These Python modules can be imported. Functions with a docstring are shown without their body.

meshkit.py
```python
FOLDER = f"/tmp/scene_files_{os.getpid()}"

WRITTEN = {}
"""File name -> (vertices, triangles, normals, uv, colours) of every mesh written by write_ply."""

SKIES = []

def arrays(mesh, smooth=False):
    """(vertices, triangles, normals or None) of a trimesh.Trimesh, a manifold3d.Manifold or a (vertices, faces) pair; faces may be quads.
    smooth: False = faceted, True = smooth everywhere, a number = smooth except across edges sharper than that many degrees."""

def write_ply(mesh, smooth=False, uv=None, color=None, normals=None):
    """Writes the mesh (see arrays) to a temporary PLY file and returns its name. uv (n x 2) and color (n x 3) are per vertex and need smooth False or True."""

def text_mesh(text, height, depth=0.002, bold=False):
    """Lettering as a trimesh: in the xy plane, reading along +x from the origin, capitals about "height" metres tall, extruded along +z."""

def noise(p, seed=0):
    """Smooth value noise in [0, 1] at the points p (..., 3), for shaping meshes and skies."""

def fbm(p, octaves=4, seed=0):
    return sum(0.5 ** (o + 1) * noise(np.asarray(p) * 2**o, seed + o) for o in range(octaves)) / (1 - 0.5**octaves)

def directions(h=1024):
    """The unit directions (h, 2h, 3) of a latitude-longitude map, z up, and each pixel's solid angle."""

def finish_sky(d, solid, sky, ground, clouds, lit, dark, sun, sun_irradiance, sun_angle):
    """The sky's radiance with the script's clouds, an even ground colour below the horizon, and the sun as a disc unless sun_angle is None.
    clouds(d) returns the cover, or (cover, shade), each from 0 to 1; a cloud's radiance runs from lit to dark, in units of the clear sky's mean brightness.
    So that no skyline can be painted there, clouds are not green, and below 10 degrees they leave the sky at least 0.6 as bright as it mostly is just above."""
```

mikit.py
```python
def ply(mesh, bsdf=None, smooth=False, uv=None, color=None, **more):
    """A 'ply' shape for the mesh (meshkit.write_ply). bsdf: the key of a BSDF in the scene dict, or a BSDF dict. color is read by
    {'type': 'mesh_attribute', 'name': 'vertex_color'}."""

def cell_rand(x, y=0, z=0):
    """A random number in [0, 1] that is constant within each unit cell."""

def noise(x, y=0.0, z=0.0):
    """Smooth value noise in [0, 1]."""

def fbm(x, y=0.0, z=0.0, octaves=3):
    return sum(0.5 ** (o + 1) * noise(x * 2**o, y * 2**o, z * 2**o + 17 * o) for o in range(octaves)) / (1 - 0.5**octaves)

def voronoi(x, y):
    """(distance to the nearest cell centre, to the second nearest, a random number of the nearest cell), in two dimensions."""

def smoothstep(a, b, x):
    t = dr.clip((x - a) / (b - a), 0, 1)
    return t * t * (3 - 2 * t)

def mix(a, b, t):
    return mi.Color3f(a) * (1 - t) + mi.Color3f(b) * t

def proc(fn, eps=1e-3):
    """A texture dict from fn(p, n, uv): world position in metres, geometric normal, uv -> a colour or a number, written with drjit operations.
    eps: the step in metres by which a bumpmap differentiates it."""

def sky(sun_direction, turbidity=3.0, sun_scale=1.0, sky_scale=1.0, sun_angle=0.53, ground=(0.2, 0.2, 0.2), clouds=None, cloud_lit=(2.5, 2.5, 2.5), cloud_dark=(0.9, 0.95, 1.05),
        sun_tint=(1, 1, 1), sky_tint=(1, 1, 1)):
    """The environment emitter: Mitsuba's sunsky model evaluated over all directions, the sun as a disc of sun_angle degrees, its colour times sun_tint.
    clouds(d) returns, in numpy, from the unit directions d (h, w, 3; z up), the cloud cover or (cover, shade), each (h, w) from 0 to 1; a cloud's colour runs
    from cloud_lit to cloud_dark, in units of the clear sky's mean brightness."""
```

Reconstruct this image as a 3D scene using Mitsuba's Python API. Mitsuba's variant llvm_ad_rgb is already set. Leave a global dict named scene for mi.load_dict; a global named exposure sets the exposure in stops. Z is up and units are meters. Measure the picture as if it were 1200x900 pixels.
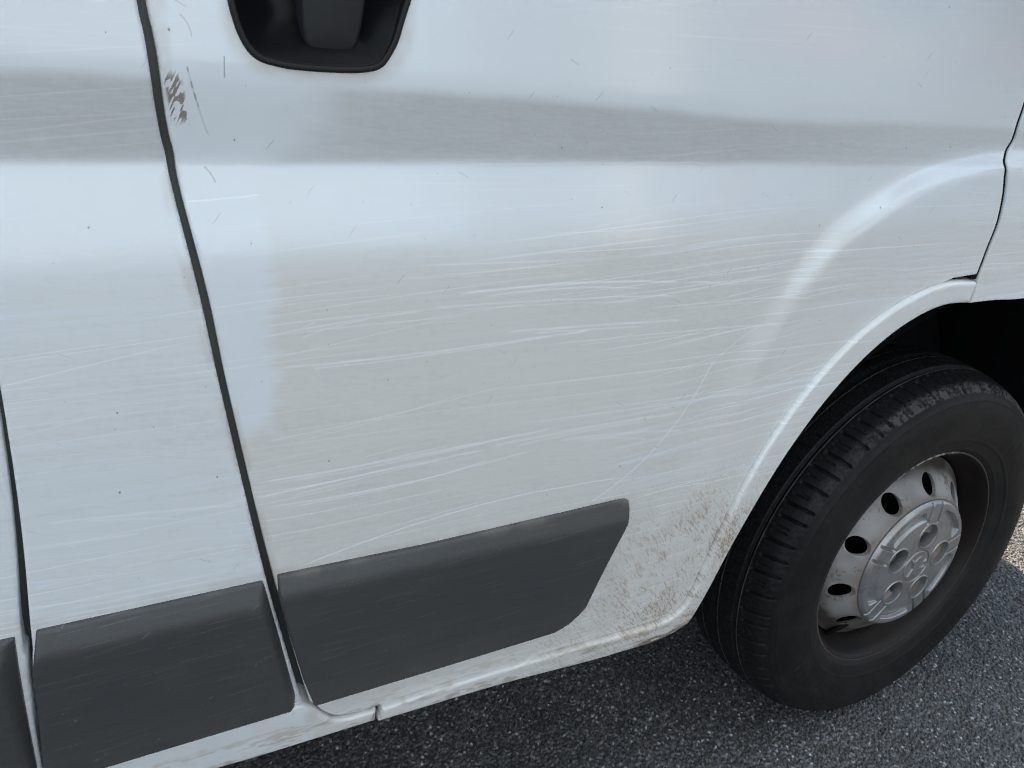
import numpy as np, trimesh, mitsuba as mi, drjit as dr, shapely, mikit, meshkit
from shapely.geometry import Polygon, Point, LineString, box
from scipy.spatial import Delaunay, cKDTree
from mikit import noise, fbm, smoothstep, mix, cell_rand, proc
T = mi.ScalarTransform4f
scene, labels = {"type": "scene"}, {}

# ------------------------------------------------------------------ camera, sky, exposure
# x runs along the van towards its front, y into the van (its side is y = 0), z up; the front axle is x = 0
EYE = np.array([-1.1807, -0.6410, 1.1258])
FW = np.array([0.42916, 0.80858, -0.40252])
UP = np.array([0.11494, 0.39313, 0.91227])
scene["camera"] = {"type": "perspective", "fov": 65.41, "fov_axis": "x", "near_clip": 0.02, "far_clip": 3000.0,
                   "to_world": T().look_at(origin=EYE.tolist(), target=(EYE + FW).tolist(), up=UP.tolist())}


def sky_clouds(d):
    n = meshkit.fbm(d * np.array([2.2, 2.2, 5.0]) + 3.1, 5, 4)
    cover = np.clip((n - 0.30) * 3.6, 0, 1) * 0.9
    return cover, np.clip((n - 0.60) * 3, 0, 0.6)


scene["sky"] = mikit.sky([0.42, 0.66, 0.72], turbidity=3, clouds=sky_clouds, cloud_lit=(2.5, 2.72, 2.85), cloud_dark=(0.85, 0.95, 1.05), sun_scale=0.6, sky_tint=(0.92, 1.0, 1.0))
exposure = 2.88

# ------------------------------------------------------------------ materials
def rgb(*c):
    return {"type": "rgb", "value": list(c)}


def two(b):
    return {"type": "twosided", "bsdf": b}


def line_layer(a, z, ang, pitch, length, width, seed, keep, bend=0.004, bf=3.0):
    """Fine straight scratches: rows of thin lines at the angle ang, each row broken into pieces of random length and strength."""
    c, s = float(np.cos(ang)), float(np.sin(ang))
    u, v = a * c + z * s, z * c - a * s
    v = v + bend * (noise(u * bf, v * 4.0, seed) - 0.5) * 2
    row = dr.floor(v / pitch)
    off = cell_rand(row, seed, 1)
    t = u / length + off * 7.3
    piece = dr.floor(t)
    on = cell_rand(row, piece, seed + 2) < keep
    pos = 0.15 + 0.7 * cell_rand(row, piece, seed + 3)
    wd = width * (0.5 + cell_rand(row, piece, seed + 4))
    d = dr.abs(v / pitch - row - pos) * pitch
    f = t - piece
    taper = smoothstep(0.0, 0.25, f) * smoothstep(1.0, 0.6, f)
    return dr.select(on, smoothstep(wd, 0.0, d) * taper * (0.35 + 0.65 * cell_rand(row, piece, seed + 5)), 0.0)


def arc(x, z, x0, z0, x1, z1, sag, w):
    """One long scratch: a parabola over the chord (x0, z0)-(x1, z1)."""
    L = float(np.hypot(x1 - x0, z1 - z0)); c, s = (x1 - x0) / L, (z1 - z0) / L
    u, v = (x - x0) * c + (z - z0) * s, (z - z0) * c - (x - x0) * s
    t = u / L
    v = v - sag * 4 * t * (1 - t) - 0.0012 * (noise(u * 40, 2.0) - 0.5)
    return smoothstep(w, w * 0.25, dr.abs(v)) * smoothstep(0, 0.06, t) * smoothstep(1, 0.94, t)


SCRATCHES = [(-1.0774, 0.8784, -0.9366, 0.8903, 0.0022, 0.00144, 0.6),
             (-1.0726, 0.8494, -0.7476, 0.8569, -0.0027, 0.00162, 0.85),
             (-0.9064, 0.9033, -0.6471, 0.899, 0.0056, 0.0018, 0.9),
             (-1.0742, 0.8879, -0.9833, 0.8908, 0.0007, 0.00126, 0.6),
             (-0.9334, 0.8924, -0.6444, 0.8848, 0.0024, 0.00135, 0.7),
             (-0.8524, 0.862, -0.6387, 0.8565, 0.0013, 0.00198, 0.8),
             (-1.0822, 0.7805, -0.8405, 0.8067, -0.0023, 0.00108, 0.5),
             (-1.09, 0.74, -0.7811, 0.7496, -0.0022, 0.00171, 0.8),
             (-1.0908, 0.7239, -0.8622, 0.7357, 0.0016, 0.00144, 0.8),
             (-1.0853, 0.7126, -0.8081, 0.7264, -0.0061, 0.00135, 0.8),
             (-0.8624, 0.7377, -0.6145, 0.7417, 0.0029, 0.00288, 0.5),
             (-0.7789, 0.7318, -0.6091, 0.7173, 0.003, 0.0027, 0.45),
             (-0.7006, 0.6628, -0.5479, 0.6609, 0.0003, 0.00117, 0.5),
             (-1.2569, 0.7342, -1.1057, 0.7207, 0.0013, 0.0018, 0.6),
             (-1.272, 0.7127, -1.1871, 0.7094, 0.0005, 0.00162, 0.6),
             (-1.2717, 0.6734, -1.1301, 0.6818, 0.0005, 0.00117, 0.35),
             (-0.6471, 0.899, -0.3842, 0.8936, -0.0037, 0.00144, 0.7),
             (-0.6869, 0.8732, -0.4472, 0.8687, 0.0018, 0.00144, 0.6),
             (-0.8058, 0.8442, -0.5119, 0.8382, 0.0026, 0.00126, 0.6),
             (-0.5746, 0.8947, -0.2749, 0.891, 0.0088, 0.00117, 0.4)]


def scuffs(x, z):
    low = smoothstep(1.02, 0.93, z)
    zone = smoothstep(0.28, 0.62, noise(x * 4.0, z * 11.0, 5))
    zone2 = smoothstep(0.34, 0.60, noise(x * 3.0 + 9, z * 14.0, 8))
    zone3 = smoothstep(0.36, 0.60, noise(x * 6.0 + 4, z * 18.0, 2))
    s = 0.30 * line_layer(x, z, 0.03, 0.0040, 0.30, 0.00050, 11, 0.45, 0.012) * zone
    s = s + 0.95 * line_layer(x, z, -0.015, 0.0085, 0.55, 0.00095, 23, 0.55, 0.020, 2.0) * zone2
    s = s + 0.95 * line_layer(x, z, 0.075, 0.0110, 0.34, 0.00100, 37, 0.48, 0.022, 2.2) * zone
    s = s + 0.85 * line_layer(x, z, 0.035, 0.0062, 0.24, 0.00080, 43, 0.45, 0.026, 3.0) * zone3
    s = s + 0.8 * line_layer(x, z, 0.16, 0.0300, 0.30, 0.00095, 61, 0.35, 0.030, 2.0) * zone3
    s = s * (0.35 + 0.65 * low)
    for x0, z0, x1, z1, sag, w, k in SCRATCHES:
        s = s + 0.92 * k * arc(x, z, x0, z0, x1, z1, sag, w) * (0.35 + 0.65 * noise(x * 34, z * 500, 7.0))
        s = s + 0.55 * k * arc(x, z, x0 + 0.03, z0 - 0.004, x1 - 0.05, z1 - 0.003, sag * 0.8, w * 0.7)
    s = s + 0.8 * arc(x, z, -1.0607, 0.636, -0.6815, 0.667, 0.017, 0.0011)
    s = s + 0.6 * arc(x, z, -0.7271, 0.6416, -0.5811, 0.8058, -0.022, 0.0013)
    s = s + 0.35 * arc(x, z, -0.592, 0.786, -0.520, 0.838, 0.006, 0.0012)
    s = s + 0.7 * arc(x, z, -0.7142, 0.4625, -0.5259, 0.4643, -0.005, 0.0010)
    s = s + 0.9 * arc(x, z, -1.1286, 0.9893, -1.0717, 0.9942, -0.0008, 0.0009)
    s = s + 0.3 * arc(x, z, -0.90, 1.0165, -0.62, 1.0195, 0.001, 0.0008)
    return dr.minimum(s, 1.0)


def clean_patch(x, z):
    """The strip beside the door gap where the chalky grime has been rubbed away, with a ragged edge."""
    e = x + 1.122
    edge = 0.052 + 0.055 * smoothstep(1.0, 1.04, z) + 0.016 * (fbm(z * 26, x * 20, 3.0) - 0.5) * 2 * (0.6 + 1.6 * smoothstep(0.99, 1.03, z)) + 0.010 * (noise(x * 60, z * 260, 2.0) - 0.5)
    soft = 0.008 + 0.050 * smoothstep(1.0, 1.03, z)
    return smoothstep(edge + soft, edge - soft, e) * smoothstep(0.780, 0.800, z + 0.02 * (noise(x * 60, z * 9) - 0.5) - 0.12 * (x + 1.09)) * smoothstep(0.0, 0.004, x + 1.140 - 0.155 * dr.maximum(1.01 - z, 0.0))


def spray(x, z):
    """Road dirt thrown up behind the front wheel: short strokes pointing away from it."""
    r = dr.sqrt(dr.square(x) + dr.square(z - 0.36))
    reach = smoothstep(0.90, 0.58, r) * smoothstep(0.72, 0.52, z + 0.10 * (noise(x * 9, z * 9) - 0.5))
    w = 0.35 * (noise(x * 16, z * 16, 3.0) - 0.5)
    a = 0.62 * x - 0.78 * z + 0.006 * w
    b = 0.78 * x + 0.62 * z + 0.02 * w
    st = noise(a * 230, b * 1100, 1.0) * 0.5 + noise(a * 120 + 7, b * 560, 2.0) * 0.5
    st2 = noise(x * 900, z * 260, 4.0)
    cl = noise(x * 20, z * 20, 6.0) * 0.5 + noise(x * 60, z * 60, 9.0) * 0.5
    near = smoothstep(0.70, 0.58, r)
    m = smoothstep(0.54, 0.80, st * 0.70 + cl * 0.26 + 0.07 * reach) + 0.8 * near * smoothstep(0.62, 0.82, st2 * 0.7 + cl * 0.3)
    return reach * dr.minimum(m, 1.0), reach * (0.35 + 0.65 * smoothstep(0.35, 0.7, cl))


def specks(x, z, n, size, keep, seed):
    a, b = x * n, z * n
    i, j = dr.floor(a), dr.floor(b)
    px, pz = 0.2 + 0.6 * cell_rand(i, j, seed), 0.2 + 0.6 * cell_rand(i, j, seed + 1)
    d = dr.sqrt(dr.square(a - i - px) + dr.square((b - j - pz) * 0.7)) / n
    return dr.select(cell_rand(i, j, seed + 2) < keep, smoothstep(size, size * 0.4, d * (0.7 + cell_rand(i, j, seed + 3))), 0.0)


def paint_color(p, n, uv):
    x, z = p.x, p.z
    zz = z + 0.012 * noise(x * 2.5, z * 12, 2.0) + 0.02 * x
    streak = noise(x * 2.6, zz * 300, 4.0) * 0.5 + fbm(x * 1.7 + 3, zz * 90, 1.0) * 0.5
    grain = noise(x * 120, z * 620 + x * 40, 6.0) * 0.5 + noise(x * 300, z * 1100, 7.0) * 0.3 + noise(x * 700, z * 300, 3.0) * 0.2
    wz = smoothstep(0.40, 0.62, noise(x * 2.2 + 3, z * 15.0, 8))
    wipes = dr.minimum(line_layer(x, z, 0.03, 0.016, 0.60, 0.0055, 83, 0.6, 0.020, 2.0) * wz + 0.8 * line_layer(x, z, 0.06, 0.010, 0.45, 0.0030, 89, 0.5, 0.018, 2.5) * wz, 1.0)
    cloud = fbm(x * 4.1, z * 6.3, 8.0)
    blot = fbm(x * 17, z * 21, 3.0)
    on_door = smoothstep(0.0, 0.004, x + 1.140 - 0.155 * dr.maximum(1.01 - z, 0.0))
    ahead = smoothstep(-0.62, -0.25, x)
    clean = clean_patch(x, z)
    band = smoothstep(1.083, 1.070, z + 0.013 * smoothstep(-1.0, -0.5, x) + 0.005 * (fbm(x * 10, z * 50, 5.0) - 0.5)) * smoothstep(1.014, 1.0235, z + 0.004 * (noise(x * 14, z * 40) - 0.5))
    low = smoothstep(0.985, 0.915, z + 0.03 * (fbm(x * 7, z * 30, 2.5) - 0.5))
    film = low * (0.30 + 0.62 * on_door - 0.30 * ahead) * (0.75 + 0.5 * cloud) + 0.10 + 0.25 * (streak - 0.5) * low + 0.2 * (blot - 0.5) * low
    film = dr.clip(film, 0, 1) * (1 - 0.9 * clean) * (1 - 0.75 * wipes * low)
    c = mix(mi.Color3f(0.672, 0.714, 0.745), mi.Color3f(0.625, 0.618, 0.592), film)
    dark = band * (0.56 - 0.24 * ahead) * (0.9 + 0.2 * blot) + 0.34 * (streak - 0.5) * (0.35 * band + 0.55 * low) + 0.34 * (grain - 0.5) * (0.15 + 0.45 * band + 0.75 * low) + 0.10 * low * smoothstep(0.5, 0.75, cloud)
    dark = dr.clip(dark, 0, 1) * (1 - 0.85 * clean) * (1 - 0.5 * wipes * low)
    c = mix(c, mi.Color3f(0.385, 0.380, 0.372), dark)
    c = mix(c, mi.Color3f(0.80, 0.815, 0.825), 0.95 * scuffs(x, z))
    sill = smoothstep(0.455, 0.405, z)
    c = mix(c, mi.Color3f(0.36, 0.30, 0.23), sill * (0.14 + 0.60 * smoothstep(0.50, 0.75, fbm(x * 26, z * 110, 2.0) * 0.7 + noise(x * 120, z * 420, 5.0) * 0.3)))
    under = smoothstep(0.634, 0.630, z) * smoothstep(-0.66, -0.70, x)
    rim = smoothstep(0.646, 0.6375, z) * smoothstep(-0.64, -0.69, x) * (1 - under)
    c = mix(c, mi.Color3f(0.34, 0.28, 0.21), 0.35 * rim * noise(x * 40, z * 40))
    sp, reach = spray(x, z)
    c = mix(c, mi.Color3f(0.33, 0.262, 0.195), dr.clip(0.26 * reach + 0.68 * sp, 0, 1))
    # grime along the shut lines
    d2 = dr.abs(x + 1.135 - 0.16 * dr.maximum(0.98 - z, 0.0))
    c = mix(c, mi.Color3f(0.40, 0.33, 0.25), 0.30 * smoothstep(0.010, 0.004, d2) * smoothstep(0.35, 0.7, fbm(x * 20, z * 30, 6.0)))
    # a scraped patch under the front end of the sill lip, rust at the joint of the two sill pieces
    chip = smoothstep(0.4035, 0.400, z - 0.11 * (x + 0.57)) * smoothstep(-0.635, -0.60, x) * smoothstep(0.25, 0.45, noise(x * 60, z * 300, 8.0))
    c = mix(c, mi.Color3f(0.15, 0.12, 0.09), 0.85 * chip * smoothstep(0.44, 0.42, z))
    rust = smoothstep(0.009, 0.001, dr.abs(x + 0.973)) * smoothstep(0.425, 0.41, z) + smoothstep(0.008, 0.001, dr.abs(x + 0.158)) * smoothstep(0.885, 0.87, z) * smoothstep(0.83, 0.85, z)
    c = mix(c, mi.Color3f(0.22, 0.11, 0.05), dr.clip(0.8 * rust * smoothstep(0.3, 0.6, noise(x * 300, z * 200)), 0, 1))
    # dark scrapes beside the gap and stray specks
    rx = x + 1.1272 - 0.10 * (1.066 - z)
    r1 = smoothstep(0.0075, 0.0045, dr.abs(rx)) * smoothstep(0.021, 0.012, dr.abs(z - 1.064)) * smoothstep(0.42, 0.60, noise((x - 0.5 * z) * 800, z * 190, 3.0)) * smoothstep(0.22, 0.42, noise(x * 260, z * 200, 12.0))
    r2 = arc(x, z, -1.1187, 1.0875, -1.1063, 1.0372, -0.0015, 0.0011) * (0.3 + 0.7 * smoothstep(0.3, 0.55, noise(z * 300, x * 200)))
    r3 = arc(x, z, -1.0927, 1.0946, -1.0937, 1.079, 0.0, 0.0008) + 0.6 * arc(x, z, -1.112, 1.0151, -1.1046, 1.0027, 0.001, 0.0011) + 0.5 * arc(x, z, -1.121, 1.12, -1.114, 1.105, 0.002, 0.0009)
    c = mix(c, mi.Color3f(0.10, 0.065, 0.05), dr.clip(0.8 * r1 + 0.6 * r2 + 0.5 * r3, 0, 1))
    k = specks(x, z, 14.0, 0.0011, 0.16, 3) + specks(x, z, 34.0, 0.0006, 0.16, 9)
    c = mix(c, mi.Color3f(0.13, 0.11, 0.09), dr.clip(0.75 * k, 0, 1))
    nick = line_layer(x, z, 0.9, 0.050, 0.014, 0.0005, 71, 0.03, 0.0) + line_layer(x, z, -0.5, 0.07, 0.014, 0.0005, 77, 0.04, 0.0)
    c = mix(c, mi.Color3f(0.22, 0.20, 0.18), dr.clip(0.6 * nick, 0, 1))
    # grime that gathers round the handle
    hx, hz = (x + 1.02) / 0.067, (z - 1.155) / 0.069
    hd = dr.power(dr.power(dr.abs(hx), 4) + dr.power(dr.abs(hz), 4), 0.25)
    return mix(c, mi.Color3f(0.42, 0.34, 0.26), 0.6 * smoothstep(1.16, 1.0, hd) * (0.2 + 0.8 * fbm(x * 60, z * 60)))


def paint_rough(p, n, uv):
    x, z = p.x, p.z
    wipe = fbm(x * 6, z * 12, 4.0)
    return dr.clip(0.12 + 0.08 * wipe - 0.07 * clean_patch(x, z) + 0.35 * spray(x, z)[1], 0.08, 0.7)


def paint_bump(p, n, uv):
    x, z = p.x, p.z
    return 0.0020 * fbm(x * 4.5, z * 5, 2.0) + 0.000010 * noise(x * 60, z * 420)


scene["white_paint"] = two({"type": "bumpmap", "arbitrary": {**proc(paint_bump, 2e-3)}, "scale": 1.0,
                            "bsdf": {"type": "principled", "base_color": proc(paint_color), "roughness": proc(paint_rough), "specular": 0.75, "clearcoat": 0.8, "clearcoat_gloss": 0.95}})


def plastic_color(p, n, uv):
    x, z = p.x, p.z
    c = mix(mi.Color3f(0.036, 0.0385, 0.041), mi.Color3f(0.052, 0.0535, 0.055), fbm(x * 9, z * 260, 2.0) * 0.6 + noise(x * 6, z * 9) * 0.4)
    s = line_layer(x, z, 0.03, 0.005, 0.035, 0.0004, 101, 0.16) + line_layer(x, z, 0.06, 0.011, 0.05, 0.0005, 107, 0.14)
    g = line_layer(x, z, 0.62, 0.028, 0.020, 0.0016, 113, 0.13) * smoothstep(0.45, 0.65, noise(x * 500, z * 500)) * smoothstep(-1.0, -1.15, x)
    c = mix(c, mi.Color3f(0.19, 0.18, 0.17), dr.clip(0.40 * s + 0.6 * g, 0, 1))
    k = specks(x, z, 40.0, 0.0010, 0.10, 15)
    c = mix(c, mi.Color3f(0.16, 0.14, 0.12), dr.clip(0.6 * k, 0, 1))
    dusty = smoothstep(0.45, 0.75, fbm(x * 14, z * 18, 4.0)) * 0.08 + 0.16 * smoothstep(0.52, 0.46, z) * fbm(x * 30, z * 60, 2.0)
    c = mix(c, mi.Color3f(0.13, 0.122, 0.11), dusty + 0.05)
    c = c * (0.93 + 0.14 * noise(x * 900, z * 900, 3.0))
    edge = smoothstep(0.625, 0.637, z) * smoothstep(0.5, 0.8, noise(x * 45, z * 60))
    return mix(c, mi.Color3f(0.19, 0.17, 0.15), 0.30 * edge)


def plastic_bump(p, n, uv):
    return 0.00012 * noise(p.x * 900, p.z * 900, 1.0)


scene["grey_plastic"] = two({"type": "bumpmap", "arbitrary": proc(plastic_bump, 5e-4), "scale": 1.0,
                             "bsdf": {"type": "principled", "base_color": proc(plastic_color), "roughness": 0.36, "specular": 0.5}})
scene["black_plastic"] = two({"type": "principled", "base_color": rgb(0.004, 0.0044, 0.005), "roughness": 0.30, "specular": 0.18})
scene["rim_plastic"] = two({"type": "principled", "base_color": rgb(0.010, 0.010, 0.010), "roughness": 0.5, "specular": 0.3})
scene["flap_plastic"] = two({"type": "principled", "base_color": rgb(0.020, 0.022, 0.025), "roughness": 0.45, "specular": 0.5})


def seal_color(p, n, uv):
    return mix(mi.Color3f(0.035, 0.038, 0.035), mi.Color3f(0.085, 0.088, 0.08), fbm(p.x * 60, p.z * 12, 1.0))


scene["seal_rubber"] = two({"type": "principled", "base_color": proc(seal_color), "roughness": 0.6, "specular": 0.4})
scene["dark_inside"] = two({"type": "diffuse", "reflectance": rgb(0.012, 0.012, 0.013)})
scene["window_dark"] = two({"type": "principled", "base_color": rgb(0.015, 0.018, 0.02), "roughness": 0.05, "specular": 0.6})

# ------------------------------------------------------------------ the van's side as a surface: outward bulge S(x, z) in metres
_z = np.linspace(0.1, 1.6, 3001)
_sl = np.interp(_z, [0.10, 0.40, 0.48, 0.62, 0.72, 0.88, 0.925, 0.955, 0.980, 1.008, 1.016, 1.022, 1.030, 1.060, 1.072, 1.090, 1.15, 1.6],
                [0.30, 0.12, 0.06, 0.035, 0.02, -0.01, -0.05, -0.15, -0.20, -0.20, -0.12, 0.05, 0.11, 0.12, 0.09, -0.04, -0.055, -0.12])
_S = np.concatenate([[0], np.cumsum((_sl[1:] + _sl[:-1]) / 2 * np.diff(_z))])
_S -= np.interp(0.80, _z, _S)


_sl2 = np.interp(_z, [0.10, 0.40, 0.48, 0.62, 0.72, 0.88, 0.955, 1.008, 1.018, 1.030, 1.060, 1.072, 1.090, 1.15, 1.6],
                 [0.30, 0.12, 0.06, 0.035, 0.02, 0.0, -0.03, -0.04, -0.03, 0.08, 0.10, 0.07, -0.03, -0.055, -0.12])
_S2 = np.concatenate([[0], np.cumsum((_sl2[1:] + _sl2[:-1]) / 2 * np.diff(_z))])
_S2 -= np.interp(1.15, _z, _S2) - np.interp(1.15, _z, _S)


def side(x, z):
    fade = np.clip((x + 0.70) / 0.36, 0, 1); fade = fade * fade * (3 - 2 * fade)
    base = np.interp(z, _z, _S) * (1 - fade) + np.interp(z, _z, _S2) * fade
    dx, dz = np.abs(x + 0.01), z - 0.338
    r, phi = np.hypot(dx, dz), np.degrees(np.arctan2(dx, dz))
    rr = np.interp(phi, [0, 8, 15, 25, 35, 41, 48, 53, 60, 75, 90, 180], [0.690, 0.697, 0.712, 0.730, 0.735, 0.722, 0.696, 0.672, 0.645, 0.615, 0.60, 0.60])
    amp = np.interp(phi, [0, 28, 42, 54, 68, 84, 180], [1, 0.95, 0.75, 0.5, 0.25, 0.08, 0])
    hw = np.interp(phi, [0, 15, 40, 60], [0.013, 0.015, 0.019, 0.032])
    t = np.clip((rr + hw - r) / (2 * hw), 0, 1)
    w = t * t * (3 - 2 * t) * amp
    flat = 0.0036 - 0.020 * np.clip(z - 0.9, -1, 1) - 0.008 * np.clip((0.70 - r) / 0.2, 0, 1)
    return base + w * (flat - base)


def sample_ring(coords, step):
    ls = LineString(coords)
    n = max(8, int(np.ceil(ls.length / step)))
    pts = [ls.interpolate(t) for t in np.linspace(0, ls.length, n, endpoint=False)]
    corners = list(coords[:-1])
    out = sorted([(ls.project(q), q.x, q.y) for q in pts] + [(ls.project(Point(c)) if i else 0.0, c[0], c[1]) for i, c in enumerate(corners)])
    keep = [out[0]]
    for o in out[1:]:
        if np.hypot(o[1] - keep[-1][1], o[2] - keep[-1][2]) > step * 0.2:
            keep.append(o)
    if np.hypot(keep[-1][1] - keep[0][1], keep[-1][2] - keep[0][2]) < step * 0.2:
        keep.pop()
    return np.array([[o[1], o[2]] for o in keep])


def panel(poly, height, spacing=0.006, edge=0.003, depth=0.02, bstep=0.004):
    """A sheet over the polygon (first and second coordinate) lifted by height(a, b), its edge rounded and folded back by depth. Returns (a, b, out)."""
    poly = shapely.geometry.polygon.orient(poly, 1.0)
    loops = [sample_ring(list(r.coords), bstep) for r in [poly.exterior, *poly.interiors]]
    ring_poly = Polygon(loops[0], loops[1:])
    pts = [np.vstack(loops)]
    nb = len(pts[0])
    for q in (0.12, 0.35, 0.65, 1.0, 1.6):
        ins = ring_poly.buffer(-edge * q)
        for g in getattr(ins, "geoms", [ins]):
            if g.is_empty: continue
            for r in [g.exterior, *g.interiors]:
                pts.append(sample_ring(list(r.coords), bstep))
    x0, y0, x1, y1 = ring_poly.bounds
    gx, gy = np.meshgrid(np.arange(x0, x1, spacing), np.arange(y0, y1, spacing))
    g = np.stack([gx.ravel(), gy.ravel()], 1)
    g[:, 0] += np.tile(np.where(np.arange(gx.shape[0]) % 2, spacing / 2, 0)[:, None], (1, gx.shape[1])).ravel()
    inner = ring_poly.buffer(-(edge * 1.6 + spacing * 0.4))
    if not inner.is_empty:
        pts.append(g[shapely.contains_xy(inner, g[:, 0], g[:, 1])])
    P = np.vstack(pts)
    tri = Delaunay(P).simplices
    a, b, c = P[tri[:, 0]], P[tri[:, 1]], P[tri[:, 2]]
    cen = (a + b + c) / 3
    area = (b[:, 0] - a[:, 0]) * (c[:, 1] - a[:, 1]) - (b[:, 1] - a[:, 1]) * (c[:, 0] - a[:, 0])
    tri[area < 0] = tri[area < 0][:, ::-1]
    ok = shapely.contains_xy(ring_poly, cen[:, 0], cen[:, 1]) & (np.abs(area) > 1e-11)
    tri = tri[ok]
    d = shapely.distance(shapely.points(P), ring_poly.boundary)
    d[:nb] = 0
    k = np.clip(edge - d, 0, edge)
    out = height(P[:, 0], P[:, 1]) - (edge - np.sqrt(np.maximum(edge * edge - k * k, 0)))
    V = np.column_stack([P, out])
    B = V[:nb].copy(); B[:, 2] -= depth
    quads, at = [], 0
    for l in loops:
        i = np.arange(len(l)) + at; j = np.roll(i, -1)
        o = len(V)
        quads += [np.stack([i, i + o, j + o], 1), np.stack([i, j + o, j], 1)]
        at += len(l)
    return np.vstack([V, B]), np.vstack([tri, *quads])


def side_panel(key, poly, bsdf, lift=0.0, spacing=0.006, edge=0.003, depth=0.02, smooth=35, bstep=0.004):
    h = lift if callable(lift) else (lambda a, b: lift)
    v, f = panel(poly, lambda a, b: side(a, b) + h(a, b), spacing, edge, depth, bstep)
    v = np.column_stack([v[:, 0], -v[:, 2], v[:, 1]])
    scene[key] = mikit.ply((v, f), bsdf, smooth=smooth)


def curve(pts, n=8):
    """A smooth open curve through the points (Catmull-Rom)."""
    p = np.array(pts, float); q = np.vstack([2 * p[0] - p[1], p, 2 * p[-1] - p[-2]]); out = []
    for i in range(1, len(q) - 2):
        for t in np.linspace(0, 1, n, endpoint=False):
            a, b, c, d = q[i - 1], q[i], q[i + 1], q[i + 2]
            out.append(0.5 * (2 * b + (c - a) * t + (2 * a - 5 * b + 4 * c - d) * t * t + (3 * b - a - 3 * c + d) * t ** 3))
    return [tuple(x) for x in out] + [tuple(p[-1])]


# ------------------------------------------------------------------ the road
def ground_color(p, n, uv):
    a, b, w = mikit.voronoi(p.x * 150, p.y * 150)
    t = smoothstep(0.55, 1.0, w)
    c = mix(mi.Color3f(0.045, 0.045, 0.047), mi.Color3f(0.17, 0.165, 0.16), t)
    return mix(c, mi.Color3f(0.07, 0.068, 0.065), 0.5 * fbm(p.x * 0.7, p.y * 0.7))


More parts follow.
